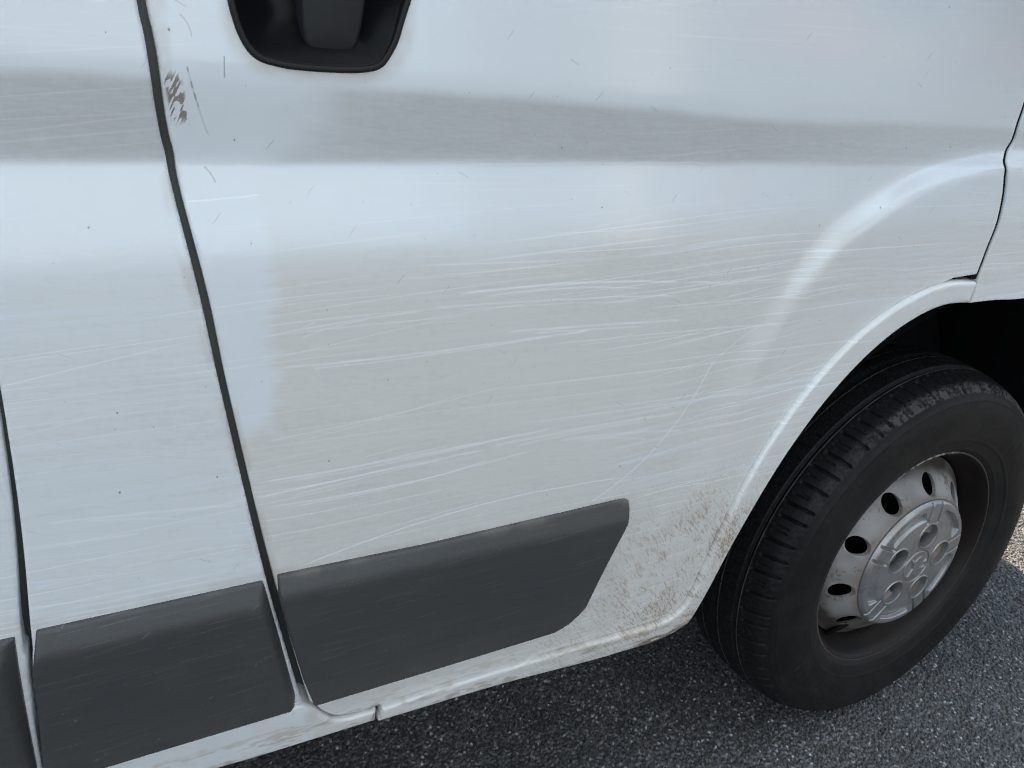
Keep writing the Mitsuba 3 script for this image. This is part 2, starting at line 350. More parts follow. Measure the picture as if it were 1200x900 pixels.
scene["far_asphalt"] = two({"type": "principled", "base_color": proc(ground_color), "roughness": 0.75, "specular": 0.4})
scene["stone_asphalt"] = two({"type": "principled", "base_color": {"type": "mesh_attribute", "name": "vertex_color"}, "roughness": 0.5, "specular": 0.5})
X0, X1, Y0, Y1 = -1.22, 1.25, -0.26, 0.70
ring = trimesh.creation.extrude_polygon(box(-400, -400, 400, 400).difference(box(X0 + .01, Y0 + .01, X1 - .01, Y1 - .01)), 0.001, engine="earcut")
ring.apply_translation([0, 0, -0.004])
scene["road"] = mikit.ply(ring, "far_asphalt")
labels["road"] = {"kind": "structure", "label": "dark grey asphalt road"}
rng = np.random.default_rng(7)
cell = 0.0039
ci, cj = np.meshgrid(np.arange(X0, X1 + cell, cell), np.arange(Y0, Y1 + cell, cell))
seeds = np.stack([ci.ravel(), cj.ravel()], 1) + rng.uniform(-0.5, 0.5, (ci.size, 2)) * cell
keep = rng.random(len(seeds)) < 0.86
seeds = seeds[keep]
srad = rng.uniform(0.7, 1.5, len(seeds))
stop = np.where(rng.random(len(seeds)) < 0.22, rng.uniform(-0.0030, -0.001, len(seeds)), rng.uniform(-0.0010, 0.0010, len(seeds)))
tilt = rng.normal(0, 0.14, (len(seeds), 2))
tone = rng.random(len(seeds))
base = np.where(tone < 0.62, 0.045 + 0.04 * rng.random(len(seeds)), np.where(tone < 0.93, 0.085 + 0.07 * rng.random(len(seeds)), np.where(tone < 0.975, 0.14 + 0.12 * rng.random(len(seeds)), 0.30 + 0.2 * rng.random(len(seeds)))))
warm = rng.normal(0, 0.05, len(seeds))
scol = base[:, None] * np.stack([1 + warm, np.ones(len(seeds)), 1 - warm * 0.8 + 0.02], 1)
step = 0.0017
gx, gy = np.meshgrid(np.arange(X0, X1 + step / 2, step), np.arange(Y0, Y1 + step / 2, step))
near = np.stack([gx.ravel(), gy.ravel()], 1) + rng.uniform(-0.3, 0.3, (gx.size, 2)) * step
dist, idx = cKDTree(seeds).query(near, k=2, workers=-1)
gapd = (dist[:, 1] - dist[:, 0]) / cell
i0 = idx[:, 0]
hz = stop[i0] + np.einsum("ij,ij->i", near - seeds[i0], tilt[i0]) - 0.0014 * np.clip(1 - gapd / 0.55, 0, 1) ** 2
p3 = np.column_stack([near, np.zeros(len(near))])
hz += 0.0012 * (meshkit.fbm(p3 * 30, 3, 2) - 0.5) + 0.004 * (meshkit.fbm(p3 * 6, 3, 5) - 0.5) - 0.0015
col = scol[i0] * (0.55 + 0.45 * np.clip(gapd / 0.45, 0, 1))[:, None] * (0.66 + 0.62 * meshkit.fbm(p3 * 5, 3, 9) + 0.25 * meshkit.fbm(p3 * 23, 2, 4))[:, None]
nx_, ny_ = gx.shape[1], gx.shape[0]
ii = np.arange(nx_ * ny_).reshape(ny_, nx_)
q = np.stack([ii[:-1, :-1], ii[:-1, 1:], ii[1:, 1:], ii[1:, :-1]], -1).reshape(-1, 4)
scene["asphalt"] = mikit.ply((np.column_stack([near, hz]), q), "stone_asphalt", smooth=True, color=col)
labels["asphalt"] = {"kind": "structure", "label": "coarse grey asphalt with pale stone chips beside and under the van"}

# ------------------------------------------------------------------ van outlines, (x, z) on its side
labels["van"] = {"label": "scratched white panel van with grey side mouldings parked on dark asphalt", "category": "van"}
gap2R = [(-1.1505, 1.320), (-1.1455, 1.200), (-1.1407, 1.1269), (-1.1384, 1.1073), (-1.1366, 1.0865), (-1.1355, 1.0577), (-1.1335, 1.0366), (-1.1315, 1.0242), (-1.1295, 0.9966), (-1.1167, 0.9148), (-1.1082, 0.84), (-1.0916, 0.7189), (-1.0777, 0.6278), (-1.0576, 0.5073), (-1.0468, 0.4527)]
gap2L = [(-1.1570, 1.320), (-1.1515, 1.200), (-1.1466, 1.1264), (-1.1444, 1.1069), (-1.143, 1.0861), (-1.1415, 1.0575), (-1.1396, 1.0365), (-1.1377, 1.0242), (-1.1349, 0.9966), (-1.1231, 0.9152), (-1.1142, 0.8408), (-1.0982, 0.7203), (-1.0855, 0.631), (-1.0727, 0.5559), (-1.0566, 0.4659), (-1.0535, 0.4545)]
lip_out = [(-0.1597, 0.8708), (-0.2092, 0.8725), (-0.2576, 0.8647), (-0.3035, 0.8484), (-0.346, 0.8244), (-0.3841, 0.794), (-0.4174, 0.7584), (-0.4457, 0.7189), (-0.469, 0.6767), (-0.4878, 0.6329), (-0.5028, 0.5883), (-0.5149, 0.5437), (-0.5252, 0.4995), (-0.535, 0.4557), (-0.5452, 0.4339), (-0.5658, 0.4204), (-0.6153, 0.4169), (-0.6798, 0.4182), (-0.7991, 0.4197), (-0.9047, 0.4186), (-0.9753, 0.4136), (-0.9989, 0.4139), (-1.0183, 0.4182), (-1.0325, 0.4315), (-1.0418, 0.4463)][::-1]
lip_in = [(-0.1617, 0.8411), (-0.2079, 0.8422), (-0.2519, 0.8326), (-0.2927, 0.8142), (-0.3295, 0.7888), (-0.3621, 0.7583), (-0.3905, 0.724), (-0.4149, 0.6873), (-0.436, 0.649), (-0.4541, 0.61), (-0.4698, 0.5706), (-0.4837, 0.531), (-0.4961, 0.4913), (-0.5072, 0.4513), (-0.5217, 0.4049), (-0.5317, 0.3936), (-0.5583, 0.3849), (-0.6011, 0.3817), (-0.673, 0.3833), (-0.8156, 0.3921), (-0.9707, 0.3935)]
wing_rear = [(-0.143, 1.320), (-0.147, 1.200), (-0.1526, 1.085), (-0.1521, 1.0677), (-0.1501, 1.0479), (-0.1598, 1.0309), (-0.1653, 1.0246), (-0.1652, 1.0164), (-0.1615, 1.0049), (-0.1531, 0.9834), (-0.1459, 0.9481), (-0.1484, 0.9166), (-0.1503, 0.8866), (-0.1513, 0.8749)]
hdl = [(-1.0915, 1.165), (-1.0876, 1.1313), (-1.0854, 1.1205), (-1.0821, 1.1096), (-1.0768, 1.0997), (-1.0706, 1.0937), (-1.0634, 1.0906), (-1.0524, 1.0885), (-1.0437, 1.0875), (-1.0206, 1.0868), (-0.996, 1.0874), (-0.9823, 1.0893), (-0.9754, 1.0919), (-0.9698, 1.0968), (-0.9615, 1.1103), (-0.9567, 1.1241), (-0.9526, 1.1365), (-0.9505, 1.1427), (-0.9475, 1.165), (-0.949, 1.195), (-0.962, 1.215), (-0.99, 1.223), (-1.04, 1.224), (-1.072, 1.218), (-1.087, 1.200)]
hdl = Polygon(curve(hdl + hdl[:1], 6)).buffer(0)

c2R, cLo, cLi, cW = curve(gap2R), curve(lip_out, 6), curve(lip_in, 6), curve(wing_rear)
lip_band = Polygon([q for q in cLo if q[0] > -0.972 or q[0] > -0.9 ] + cLi)                                 # from x about -0.98
door_low = [q for q in cLo]
door = Polygon(c2R[::1] + door_low + [(q[0] - 0.0052, q[1]) for q in cW[::-1]]).buffer(0)
door = door.union(lip_band.buffer(-0.004).intersection(lip_band.boundary.buffer(0.4))).buffer(0.0005).buffer(-0.0005)
if door.geom_type != "Polygon": door = max(door.geoms, key=lambda g: g.area)
sliver = Polygon([(-0.2600, 0.8615), (-0.2025, 0.8765), (-0.135, 0.8800), (-0.135, 0.8680), (-0.1996, 0.8690)])
door = door.difference(hdl.buffer(-0.004)).difference(sliver)
if door.geom_type != "Polygon": door = max(door.geoms, key=lambda g: g.area)
side_panel("van__front_door", door, "white_paint", edge=0.0028, depth=0.026)
labels["van__front_door"] = {"label": "scuffed white front door with a rubbed clean strip beside its gap"}


def bead(a, b):
    return 0.0 * a + 0.0075


side_panel("van__front_door__arch_trim", lip_band, "white_paint", lift=bead, edge=0.0055, depth=0.009, spacing=0.005, bstep=0.003)
# turned-in edge of the arch and sill lip
li = np.array(cLi)
so = side(li[:, 0], li[:, 1]) + 0.0075 - 0.0055
ledge_v = np.vstack([np.column_stack([li[:, 0], -so + 0.001, li[:, 1]]), np.column_stack([li[:, 0], -so + 0.055, li[:, 1] + 0.004])])
nl = len(li); i = np.arange(nl - 1)
scene["van__front_door__arch_flange"] = mikit.ply((ledge_v, np.stack([i, i + 1, i + 1 + nl, i + nl], 1)), "white_paint", smooth=30)

mould_top = 0.638


def mould_lift(a, b):
    t = np.clip((mould_top - b) / 0.030, 0, 1)
    u = np.clip((t - 0.62) / 0.38, 0, 1)
    return 0.0035 + 0.0120 * np.where(t < 0.62, t, 0.62 + 0.38 * (u - 0.5 * u * u))


md = [(-1.0756, 0.6355), (-0.9255, 0.6341), (-0.6899, 0.6391), (-0.6785, 0.6385), (-0.6735, 0.6362), (-0.6727, 0.628), (-0.6750, 0.6074), (-0.6871, 0.5756), (-0.7017, 0.5344), (-0.7143, 0.494), (-0.7214, 0.4852), (-0.7352, 0.473), (-0.7544, 0.4653), (-0.9164, 0.4606), (-1.0447, 0.4578), (-1.0549, 0.4971), (-1.068, 0.566), (-1.0749, 0.6083)]
side_panel("van__front_door__side_moulding", Polygon(md).buffer(-0.0015).buffer(0.0015), "grey_plastic", lift=mould_lift, spacing=0.0035, edge=0.0022, depth=0.02)
mp = [(-1.2763, 0.6308), (-1.0896, 0.6321), (-1.0876, 0.6243), (-1.0776, 0.5644), (-1.0627, 0.4725), (-1.064, 0.46), (-1.2485, 0.4558), (-1.2927, 0.4555), (-1.2918, 0.486), (-1.2859, 0.56), (-1.2847, 0.5901)]


def mould_lift_p(a, b):
    e = np.clip((-1.0895 + (0.632 - b) * 0.165 - a) / 0.010, 0, 1)
    return np.minimum(mould_lift(a, b + 0.006), 0.0040 + 0.0110 * e)


side_panel("van__pillar_panel__side_moulding", Polygon(mp).buffer(-0.0015).buffer(0.0015), "grey_plastic", lift=mould_lift_p, spacing=0.0035, edge=0.0022, depth=0.02)
g1R = [(-1.262, 1.320), (-1.2678, 0.832), (-1.2806, 0.6293), (-1.2835, 0.6012), (-1.286, 0.5791), (-1.2888, 0.5232), (-1.2925, 0.4600)]
pillar = Polygon(curve(gap2L) + [(-1.10, 0.4605)] + curve(g1R)[::-1]).buffer(0)
side_panel("van__pillar_panel", pillar, "white_paint", edge=0.0028, depth=0.026)
g1L = [(-1.2655, 1.320), (-1.271, 0.8325), (-1.2875, 0.6315), (-1.2871, 0.6025), (-1.2888, 0.5802), (-1.2926, 0.5248), (-1.2952, 0.4600)]
slid = Polygon(curve(g1L) + [(-2.50, 0.4600), (-2.50, 1.320)]).buffer(0)
side_panel("van__sliding_door", slid, "white_paint", edge=0.0028, depth=0.03, spacing=0.010)
ms = [(-1.2925, 0.6285), (-1.2945, 0.5932), (-1.2965, 0.5427), (-1.2990, 0.4650), (-1.3000, 0.4560), (-2.44, 0.4560), (-2.44, 0.6285)]


def mould_lift_s(a, b):
    e = np.clip((-1.2945 - a) / 0.018, 0, 1)
    return np.minimum(mould_lift(a, b + 0.010), 0.003 + 0.0145 * e * e * (3 - 2 * e))


side_panel("van__sliding_door__side_moulding", Polygon(ms), "grey_plastic", lift=mould_lift_s, spacing=0.004, edge=0.003, depth=0.02)
sill = Polygon([(-2.6, 0.4565), (-1.0600, 0.4565)] + curve([(-1.0525, 0.4545), (-1.0425, 0.4440), (-1.0335, 0.4300), (-1.0190, 0.4168), (-0.9990, 0.4124), (-0.9725, 0.4120)], 6) + [(-0.9725, 0.3935), (-1.106, 0.3919), (-1.1904, 0.395), (-1.2456, 0.3960), (-2.6, 0.3975)]).buffer(0)
side_panel("van__sill", sill, "white_paint", lift=0.0045, edge=0.0055, depth=0.05, spacing=0.007, bstep=0.003)
wing = Polygon([(q[0] + 0.001, q[1]) for q in cW] + curve([(-0.1505, 0.8381), (-0.0967, 0.8381), (-0.0381, 0.8356), (0.06, 0.838), (0.141, 0.836), (0.221, 0.823), (0.275, 0.801), (0.34, 0.742), (0.415, 0.641), (0.444, 0.583), (0.50, 0.43)], 5)
               + [(0.60, 0.30), (0.80, 0.30), (0.83, 0.60), (0.78, 0.95), (0.55, 1.12), (0.25, 1.26), (0.10, 1.320)]).buffer(0)
side_panel("van__front_wing", wing, "white_paint", edge=0.0022, depth=0.03, spacing=0.008)

# seals in the door gaps, added dark strip in the wing gap
def gap_strip(key, left, right, z0, z1, back, bsdf="seal_rubber"):
    l, r = np.array(curve(left)), np.array(curve(right))
    zz = np.linspace(z0, z1, 90)
    xl, xr = np.interp(zz, l[::-1, 1], l[::-1, 0]) - 0.004, np.interp(zz, r[::-1, 1], r[::-1, 0]) + 0.004
    v = []
    for k, (dx, dy) in enumerate([(0, 0.012), (0.0, 0.002), (0.3, 0.0), (0.7, 0.0), (1.0, 0.002), (1.0, 0.012)]):
        xx = xl + (xr - xl) * dx
        v.append(np.column_stack([xx, -side(xx, zz) + back + dy + 0.022 * np.clip((0.74 - zz) / 0.2, 0, 1), zz]))
    n = len(zz); V = np.vstack(v); f = []
    i = np.arange(n - 1)
    for k in range(5):
        a, b = k * n, (k + 1) * n
        f.append(np.stack([a + i, b + i, b + i + 1, a + i + 1], 1))
    scene[key] = mikit.ply((V, np.vstack(f)), bsdf, smooth=40)


gap_strip("van__door_seal", gap2L, gap2R, 0.44, 1.32, 0.0085)
gap_strip("van__sliding_door_seal", g1L, g1R, 0.47, 1.32, 0.011)

wl, wr = [(q[0] - 0.0055, q[1]) for q in wing_rear], [(q[0] + 0.001, q[1]) for q in wing_rear]
gap_strip("van__wing_gap_shade", wl, wr, 0.872, 1.32, 0.003, "dark_inside")  # dark strip added behind the wing gap to stand in for its shade

# door handle
side_panel("van__front_door__door_handle", hdl.difference(hdl.buffer(-0.0050)), "rim_plastic", lift=0.0025, spacing=0.003, edge=0.002, depth=0.02, bstep=0.0025)
bowl = hdl.buffer(-0.0045)


def bowl_lift(a, b):
    d = shapely.distance(shapely.points(np.column_stack([a, b])), bowl.boundary)
    t = np.clip(d / 0.034, 0, 1)
    return -0.022 * (1 - (1 - t) ** 1.6) - 0.010 * np.clip((b - 1.10) / 0.06, 0, 1)


side_panel("van__front_door__handle_recess", bowl, "black_plastic", lift=bowl_lift, spacing=0.003, edge=0.0008, depth=0.004, bstep=0.0025)
fl = [(-1.036, 1.205), (-1.0345, 1.145), (-1.0325, 1.114), (-1.028, 1.1025), (-1.018, 1.0975), (-1.005, 1.0975), (-0.995, 1.1015), (-0.989, 1.112), (-0.985, 1.145), (-0.984, 1.205)]
flap = Polygon(curve(fl + fl[:1], 5)).buffer(0)


def flap_lift(a, b):
    d = shapely.distance(shapely.points(np.column_stack([a, b])), flap.boundary)
    t = np.clip(d / 0.03, 0, 1)
    return -0.014 + 0.022 * np.clip((b - 1.10) / 0.09, 0, 1) + 0.004 * (1 - (1 - t) ** 2)


side_panel("van__front_door__handle_grip", flap, "flap_plastic", lift=flap_lift, spacing=0.003, edge=0.003, depth=0.02, bstep=0.0025)


# ------------------------------------------------------------------ body behind and above the panels
def extrude_y(poly, y0, y1):
    m = trimesh.creation.extrude_polygon(poly, y1 - y0, engine="earcut")
    v = m.vertices.copy()
    m.vertices = np.column_stack([v[:, 0], y1 - v[:, 2], v[:, 1]])
    return m


low_in = Polygon([(-3.9, 0.42), (-0.60, 0.42), (-0.60, 0.98), (0.60, 0.98), (0.60, 0.40), (0.70, 0.40), (0.75, 0.95), (0.2, 1.25), (0.0, 1.30), (-3.9, 1.30)])
inner = trimesh.util.concatenate([extrude_y(low_in, 0.062, 0.45), extrude_y(Polygon([(-3.9, 0.24), (0.75, 0.24), (0.80, 0.95), (0.2, 1.25), (0.0, 1.30), (-3.9, 1.30)]), 0.45, 1.60), extrude_y(low_in, 1.60, 2.02)])
scene["van__underbody"] = mikit.ply(inner, "dark_inside")
scene["white_shell"] = two({"type": "principled", "base_color": rgb(0.68, 0.69, 0.70), "roughness": 0.25, "specular": 0.5})
top = Polygon([(-3.95, 1.322), (0.08, 1.322), (-0.05, 1.40), (-0.62, 2.12), (-0.85, 2.22), (-1.2, 2.25), (-3.9, 2.25), (-3.97, 2.1)])
scene["van__body_shell"] = mikit.ply(extrude_y(top, 0.012, 2.035), "white_shell", smooth=25)
far_side = Polygon([(-3.95, 0.42), (-0.55, 0.42), (-0.5, 0.65), (-0.25, 0.84), (0.25, 0.84), (0.5, 0.65), (0.6, 0.30), (0.80, 0.30), (0.83, 0.6), (0.78, 0.95), (0.5, 1.14), (0.1, 1.318), (-3.95, 1.318)])
scene["van__far_side_panel"] = mikit.ply(extrude_y(far_side, 2.025, 2.05), "white_shell")
scene["van__side_panel"] = mikit.ply(extrude_y(Polygon([(-3.95, 0.42), (-2.51, 0.42), (-2.51, 1.318), (-3.95, 1.318)]), 0.0, 0.03), "white_shell")
scene["van__door_window"] = mikit.ply(extrude_y(Polygon([(-1.08, 1.40), (-0.12, 1.40), (-0.62, 2.02), (-1.08, 2.02)]), 0.006, 0.02), "window_dark")
bon = np.array([(0.10, 1.318), (0.30, 1.24), (0.55, 1.12), (0.72, 0.98), (0.84, 0.86)])
yy = np.array([0.03, 0.25, 0.6, 1.03, 1.46, 1.81, 2.03]); dx = np.array([0, 0.03, 0.06, 0.07, 0.06, 0.03, 0])
bv = np.array([[x + e * (1 - k / 8), y, z + 0.1 * e] for k, (x, z) in enumerate(bon) for y, e in zip(yy, dx)])
bi = np.arange(35).reshape(5, 7)
scene["van__bonnet"] = mikit.ply((bv, np.stack([bi[:-1, :-1], bi[1:, :-1], bi[1:, 1:], bi[:-1, 1:]], -1).reshape(-1, 4)), "white_shell", smooth=40)
bump = Polygon([(0.61, 0.02), (0.76, 0.04), (0.86, 0.22), (0.92, 0.5), (0.94, 1.03), (0.92, 1.55), (0.86, 1.83), (0.76, 2.01), (0.61, 2.03)])
bm = trimesh.creation.extrude_polygon(bump, 0.58, engine="earcut"); bm.apply_translation([0, 0, 0.28])
scene["van__front_bumper"] = mikit.ply(bm, "grey_plastic", smooth=30)
ws = Polygon([(0.02, 1.345), (-0.05, 1.402), (-0.60, 2.10), (-0.62, 2.09), (-0.07, 1.39)])
scene["van__windscreen"] = mikit.ply(extrude_y(ws, 0.12, 1.93), "window_dark")
# wheel arch liner
th = np.radians(np.linspace(5, 175, 60)); rl = 0.545
lv = np.array([[rl * np.cos(t), y, 0.338 + 0.95 * rl * np.sin(t)] for y in (0.018, 0.44) for t in th])
i = np.arange(59)
lf = np.stack([i, i + 1, i + 61, i + 60], 1)
scene["van__wheel_arch_liner"] = mikit.ply((lv, lf), "dark_inside", smooth=40)
# wing mirror, outside the frame at the top right
hull = trimesh.creation.icosphere(3, 1.0); hv = hull.vertices
hv = np.sign(hv) * np.abs(hv) ** 0.7
hull.vertices = hv * np.array([0.085, 0.10, 0.20]) + np.array([-0.14, -0.21, 1.40])
arm = trimesh.creation.box([0.07, 0.14, 0.05]); arm.apply_translation([-0.14, -0.07, 1.37])
scene["van__wing_mirror"] = mikit.ply(hull, "black_plastic", smooth=40)
scene["van__wing_mirror__arm"] = mikit.ply(arm, "black_plastic")

# ------------------------------------------------------------------ front wheel: local (u along the van, v up, a outwards)
STEER, XW, YW, ZC = 0.0357, -0.0147, 0.0564, 0.3457
NA = np.array([np.sin(STEER), -np.cos(STEER), 0]); E1 = np.array([np.cos(STEER), np.sin(STEER), 0])


def wheel_place(v):
    return np.array([XW, YW, ZC]) + v[:, :1] * E1 + v[:, 1:2] * np.array([0, 0, 1.0]) + v[:, 2:3] * NA


def in_wheel(key, v, f, bsdf, smooth=35):
    scene[key] = mikit.ply((wheel_place(np.asarray(v)), f), bsdf, smooth=smooth)


def revolve(prof, n=180):
    p = np.array(prof, float); t = np.linspace(0, 2 * np.pi, n, endpoint=False)
    v = np.stack([p[:, None, 1] * np.cos(t), p[:, None, 1] * np.sin(t), np.repeat(p[:, :1], n, 1)], -1).reshape(-1, 3)
    i = np.arange(len(p) * n).reshape(len(p), n)
    f = np.stack([i[:-1], np.roll(i, -1, 1)[:-1], np.roll(i, -1, 1)[1:], i[1:]], -1).reshape(-1, 4)
    return v, f


def wheel_local(p):
    dx, dy, dz = p.x - XW, p.y - YW, p.z - ZC
    u = dx * float(E1[0]) + dy * float(E1[1]); a = dx * float(NA[0]) + dy * float(NA[1])
    return u, dz, a, dr.sqrt(dr.square(u) + dr.square(dz)), dr.atan2(dz, u)


def rubber_color(p, n, uv):
    u, v, a, r, t = wheel_local(p)
    c = mix(mi.Color3f(0.0060, 0.0064, 0.0070), mi.Color3f(0.0105, 0.0105, 0.0108), fbm(u * 30, v * 30, a * 30))
    wall = smoothstep(0.316, 0.310, r) * smoothstep(-0.03, -0.01, a)
    c = mix(c, mi.Color3f(0.030, 0.027, 0.024), wall * (0.25 + 0.75 * smoothstep(0.35, 0.7, fbm(t * 7, r * 40, 3.0) * 0.75 + noise(u * 200, v * 200, 1.0) * 0.25)) * 0.28)
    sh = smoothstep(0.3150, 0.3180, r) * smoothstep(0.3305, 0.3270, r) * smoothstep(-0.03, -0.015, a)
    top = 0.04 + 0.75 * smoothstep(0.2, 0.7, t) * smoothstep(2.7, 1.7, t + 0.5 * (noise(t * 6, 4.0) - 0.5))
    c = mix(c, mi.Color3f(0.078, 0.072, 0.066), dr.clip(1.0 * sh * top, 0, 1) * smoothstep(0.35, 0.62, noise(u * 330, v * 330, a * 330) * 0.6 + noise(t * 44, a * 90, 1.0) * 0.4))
    tread = smoothstep(0.334, 0.338, r)
    c = mix(c, mi.Color3f(0.022, 0.022, 0.022), 0.5 * tread * smoothstep(0.5, 0.8, noise(u * 300, v * 300, a * 300)))
    for g in (-0.0485, -0.0885, -0.1285):
        c = mix(c, mi.Color3f(0.15, 0.145, 0.135), 0.8 * smoothstep(0.0020, 0.0008, dr.abs(a - g - 0.0052)) * (0.4 + 0.6 * noise(t * 30, 3.0)))
    c = mix(c, mi.Color3f(0.020, 0.018, 0.016), 0.6 * smoothstep(0.240, 0.206, r))
    return c


def rubber_bump(p, n, uv):
    return 0.00022 * noise(p.x * 520, p.y * 520, p.z * 520) + 0.0003 * noise(p.x * 160, p.y * 160, p.z * 160)


scene["rubber"] = two({"type": "bumpmap", "arbitrary": proc(rubber_bump, 6e-4), "scale": 1.0,
                       "bsdf": {"type": "principled", "base_color": proc(rubber_color), "roughness": 0.50, "specular": 0.17}})
sec = curve([(-0.016, 0.2055), (-0.004, 0.2065), (0.004, 0.2120), (0.010, 0.224), (0.016, 0.246), (0.0185, 0.268), (0.0165, 0.288), (0.011, 0.304), (0.006, 0.3135), (0.0015, 0.3200), (-0.006, 0.3268), (-0.020, 0.3338), (-0.045, 0.3400), (-0.0885, 0.3448), (-0.130, 0.3425), (-0.155, 0.3385), (-0.170, 0.3325), (-0.180, 0.322), (-0.190, 0.285), (-0.190, 0.25), (-0.180, 0.215), (-0.160, 0.2055)], 4)
sl_ = LineString(sec); L = sl_.length
ss = np.unique(np.concatenate([np.linspace(0, 0.105, 60), np.linspace(0.105, 0.20, 76), np.linspace(0.20, L, 40)]))
pr = np.array([(q.x, q.y) for q in (sl_.interpolate(s) for s in ss)])
tan = np.gradient(pr, ss, axis=0); nrm = np.column_stack([-tan[:, 1], tan[:, 0]]); nrm /= np.linalg.norm(nrm, axis=1, keepdims=True)
nrm *= np.sign(np.sum(nrm * (pr - np.array([-0.0885, 0.27])), 1, keepdims=True))
NT = 1700
tt = np.linspace(0, 2 * np.pi, NT, endpoint=False)
A, R = pr[:, 0][:, None], pr[:, 1][:, None]
NSIPE = 66
ph = tt * NSIPE / (2 * np.pi); cellno = np.floor(ph).astype(int) % NSIPE
jit = np.random.default_rng(3).uniform(0.3, 0.7, NSIPE); lng = np.where(np.arange(NSIPE) % 2, 0.041, 0.036)
pos = (ph - np.floor(ph))[None, :]
slant = (A + 0.02) * 3.2
dl = np.abs(((pos - jit[cellno][None, :] + slant) + 0.5) % 1.0 - 0.5) * (2 * np.pi / NSIPE) * 0.338
on_shoulder = np.clip((A + lng[cellno][None, :]) / 0.004, 0, 1) * np.clip((R - 0.3170) / 0.004, 0, 1) * (A < 0.02)
disp = -0.0055 * np.clip(1.35 - dl / 0.0021, 0, 1) * on_shoulder
for g in (-0.0485, -0.0885, -0.1285):                                   # circumferential grooves
    disp = disp - 0.0050 * np.clip(1.5 - np.abs(A - g) / 0.0030, 0, 1) * np.ones((1, NT))
dl2 = np.abs(((pos - jit[cellno][None, :] + slant + 0.5) + 0.5) % 1.0 - 0.5) * (2 * np.pi / NSIPE) * 0.338
disp = disp - 0.0028 * np.clip(1.3 - dl2 / 0.0010, 0, 1) * np.clip((A + 0.036) / 0.004, 0, 1) * np.clip((-0.012 - A) / 0.003, 0, 1)
mid = np.abs(((tt * 90 / (2 * np.pi))[None, :] + A * 9) % 1.0 - 0.5) * (2 * np.pi / 90) * 0.34
disp = disp - 0.0022 * np.clip(1.3 - mid / 0.0013, 0, 1) * np.clip((-0.055 - A) / 0.004, 0, 1) * np.clip((A + 0.122) / 0.004, 0, 1)
disp = disp + 0.0011 * np.exp(-((R - 0.2365) / 0.0016) ** 2) * (A > -0.05) + 0.0009 * np.exp(-((R - 0.3055) / 0.0016) ** 2) * (A > -0.05) + 0.0007 * np.exp(-((R - 0.217) / 0.0013) ** 2) * (A > -0.05)
w3 = np.stack([np.cos(tt)[None] * R, np.sin(tt)[None] * R, A * np.ones((1, NT))], -1)
wear = np.clip((R - 0.313) / 0.004, 0, 1) * np.clip((0.3330 - R) / 0.004, 0, 1) * (A > -0.04)
disp = disp + wear * 0.0022 * (meshkit.fbm(w3 * 130, 3, 4) - 0.5)
band_ = np.exp(-((R - 0.273) / 0.016) ** 4) * (A > -0.05)                   # raised blocks moulded into the sidewall
arcs_ = ((np.abs(np.degrees(tt) - 222) < 12) | (np.abs(np.degrees(tt) - 312) < 16) | (np.abs(np.degrees(tt) - 40) < 9))[None, :] & ((np.degrees(tt) % 4.2) < 3.0)[None, :]
disp = disp + 0.0009 * band_ * arcs_
RR_, AA_ = R + nrm[:, 1:2] * disp, A + nrm[:, :1] * disp
flat = RR_ * np.sin(tt)[None]
V = np.stack([RR_ * np.cos(tt)[None], np.maximum(flat, -0.3443), AA_ + 0.006 * np.clip((-flat - 0.30) / 0.04, 0, 1) * (AA_ > -0.03)], -1).reshape(-1, 3)
i = np.arange(len(pr) * NT).reshape(len(pr), NT)
F = np.stack([i[:-1], np.roll(i, -1, 1)[:-1], np.roll(i, -1, 1)[1:], i[1:]], -1).reshape(-1, 4)
in_wheel("van__wheel__tyre", V, F, "rubber", True)
labels["van__wheel__tyre"] = {"label": "worn black tyre with a scuffed shoulder"}


def steel_color(p, n, uv):
    u, v, a, r, t = wheel_local(p)
    c = mix(mi.Color3f(0.315, 0.303, 0.295), mi.Color3f(0.225, 0.208, 0.195), smoothstep(0.3, 0.75, fbm(u * 25, v * 25, 1.0)))
    c = mix(c, mi.Color3f(0.20, 0.13, 0.085), 0.55 * smoothstep(0.136, 0.125, r + 0.006 * (noise(u * 90, v * 90) - 0.5)))
    k = smoothstep(0.66, 0.80, noise(u * 240, v * 240, 5.0) * 0.6 + noise(u * 60, v * 60, 2.0) * 0.4)
    c = mix(c, mi.Color3f(0.14, 0.11, 0.09), 0.75 * k)
    dust_shade = smoothstep(0.152, 0.176, r + 0.010 * (fbm(u * 30, v * 30, 9.0) - 0.5)) * 0.85 + 0.40 * smoothstep(0.40, 0.72, fbm(u * 14, v * 14, 7.0)) + 0.55 * smoothstep(0.0, -0.12, v) * (0.5 + 0.5 * fbm(u * 20, v * 20, 4.0))  # outer and blotchy brake dirt, plus shading at the bottom put into the colour
    return mix(c, mi.Color3f(0.060, 0.050, 0.043), dr.clip(dust_shade, 0, 1))


def barrel_color(p, n, uv):
    u, v, a, r, t = wheel_local(p)
    c = mix(mi.Color3f(0.006, 0.005, 0.0045), mi.Color3f(0.016, 0.0105, 0.008), fbm(u * 20, v * 20, a * 20))
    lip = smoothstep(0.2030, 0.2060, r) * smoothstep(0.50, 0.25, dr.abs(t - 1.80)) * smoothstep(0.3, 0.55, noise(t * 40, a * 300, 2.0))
    rimline = smoothstep(0.2062, 0.2080, r) * smoothstep(-0.004, -0.001, a)
    c = mix(c, mi.Color3f(0.10, 0.085, 0.075), 0.7 * rimline)
    return mix(c, mi.Color3f(0.36, 0.35, 0.34), 0.75 * lip)


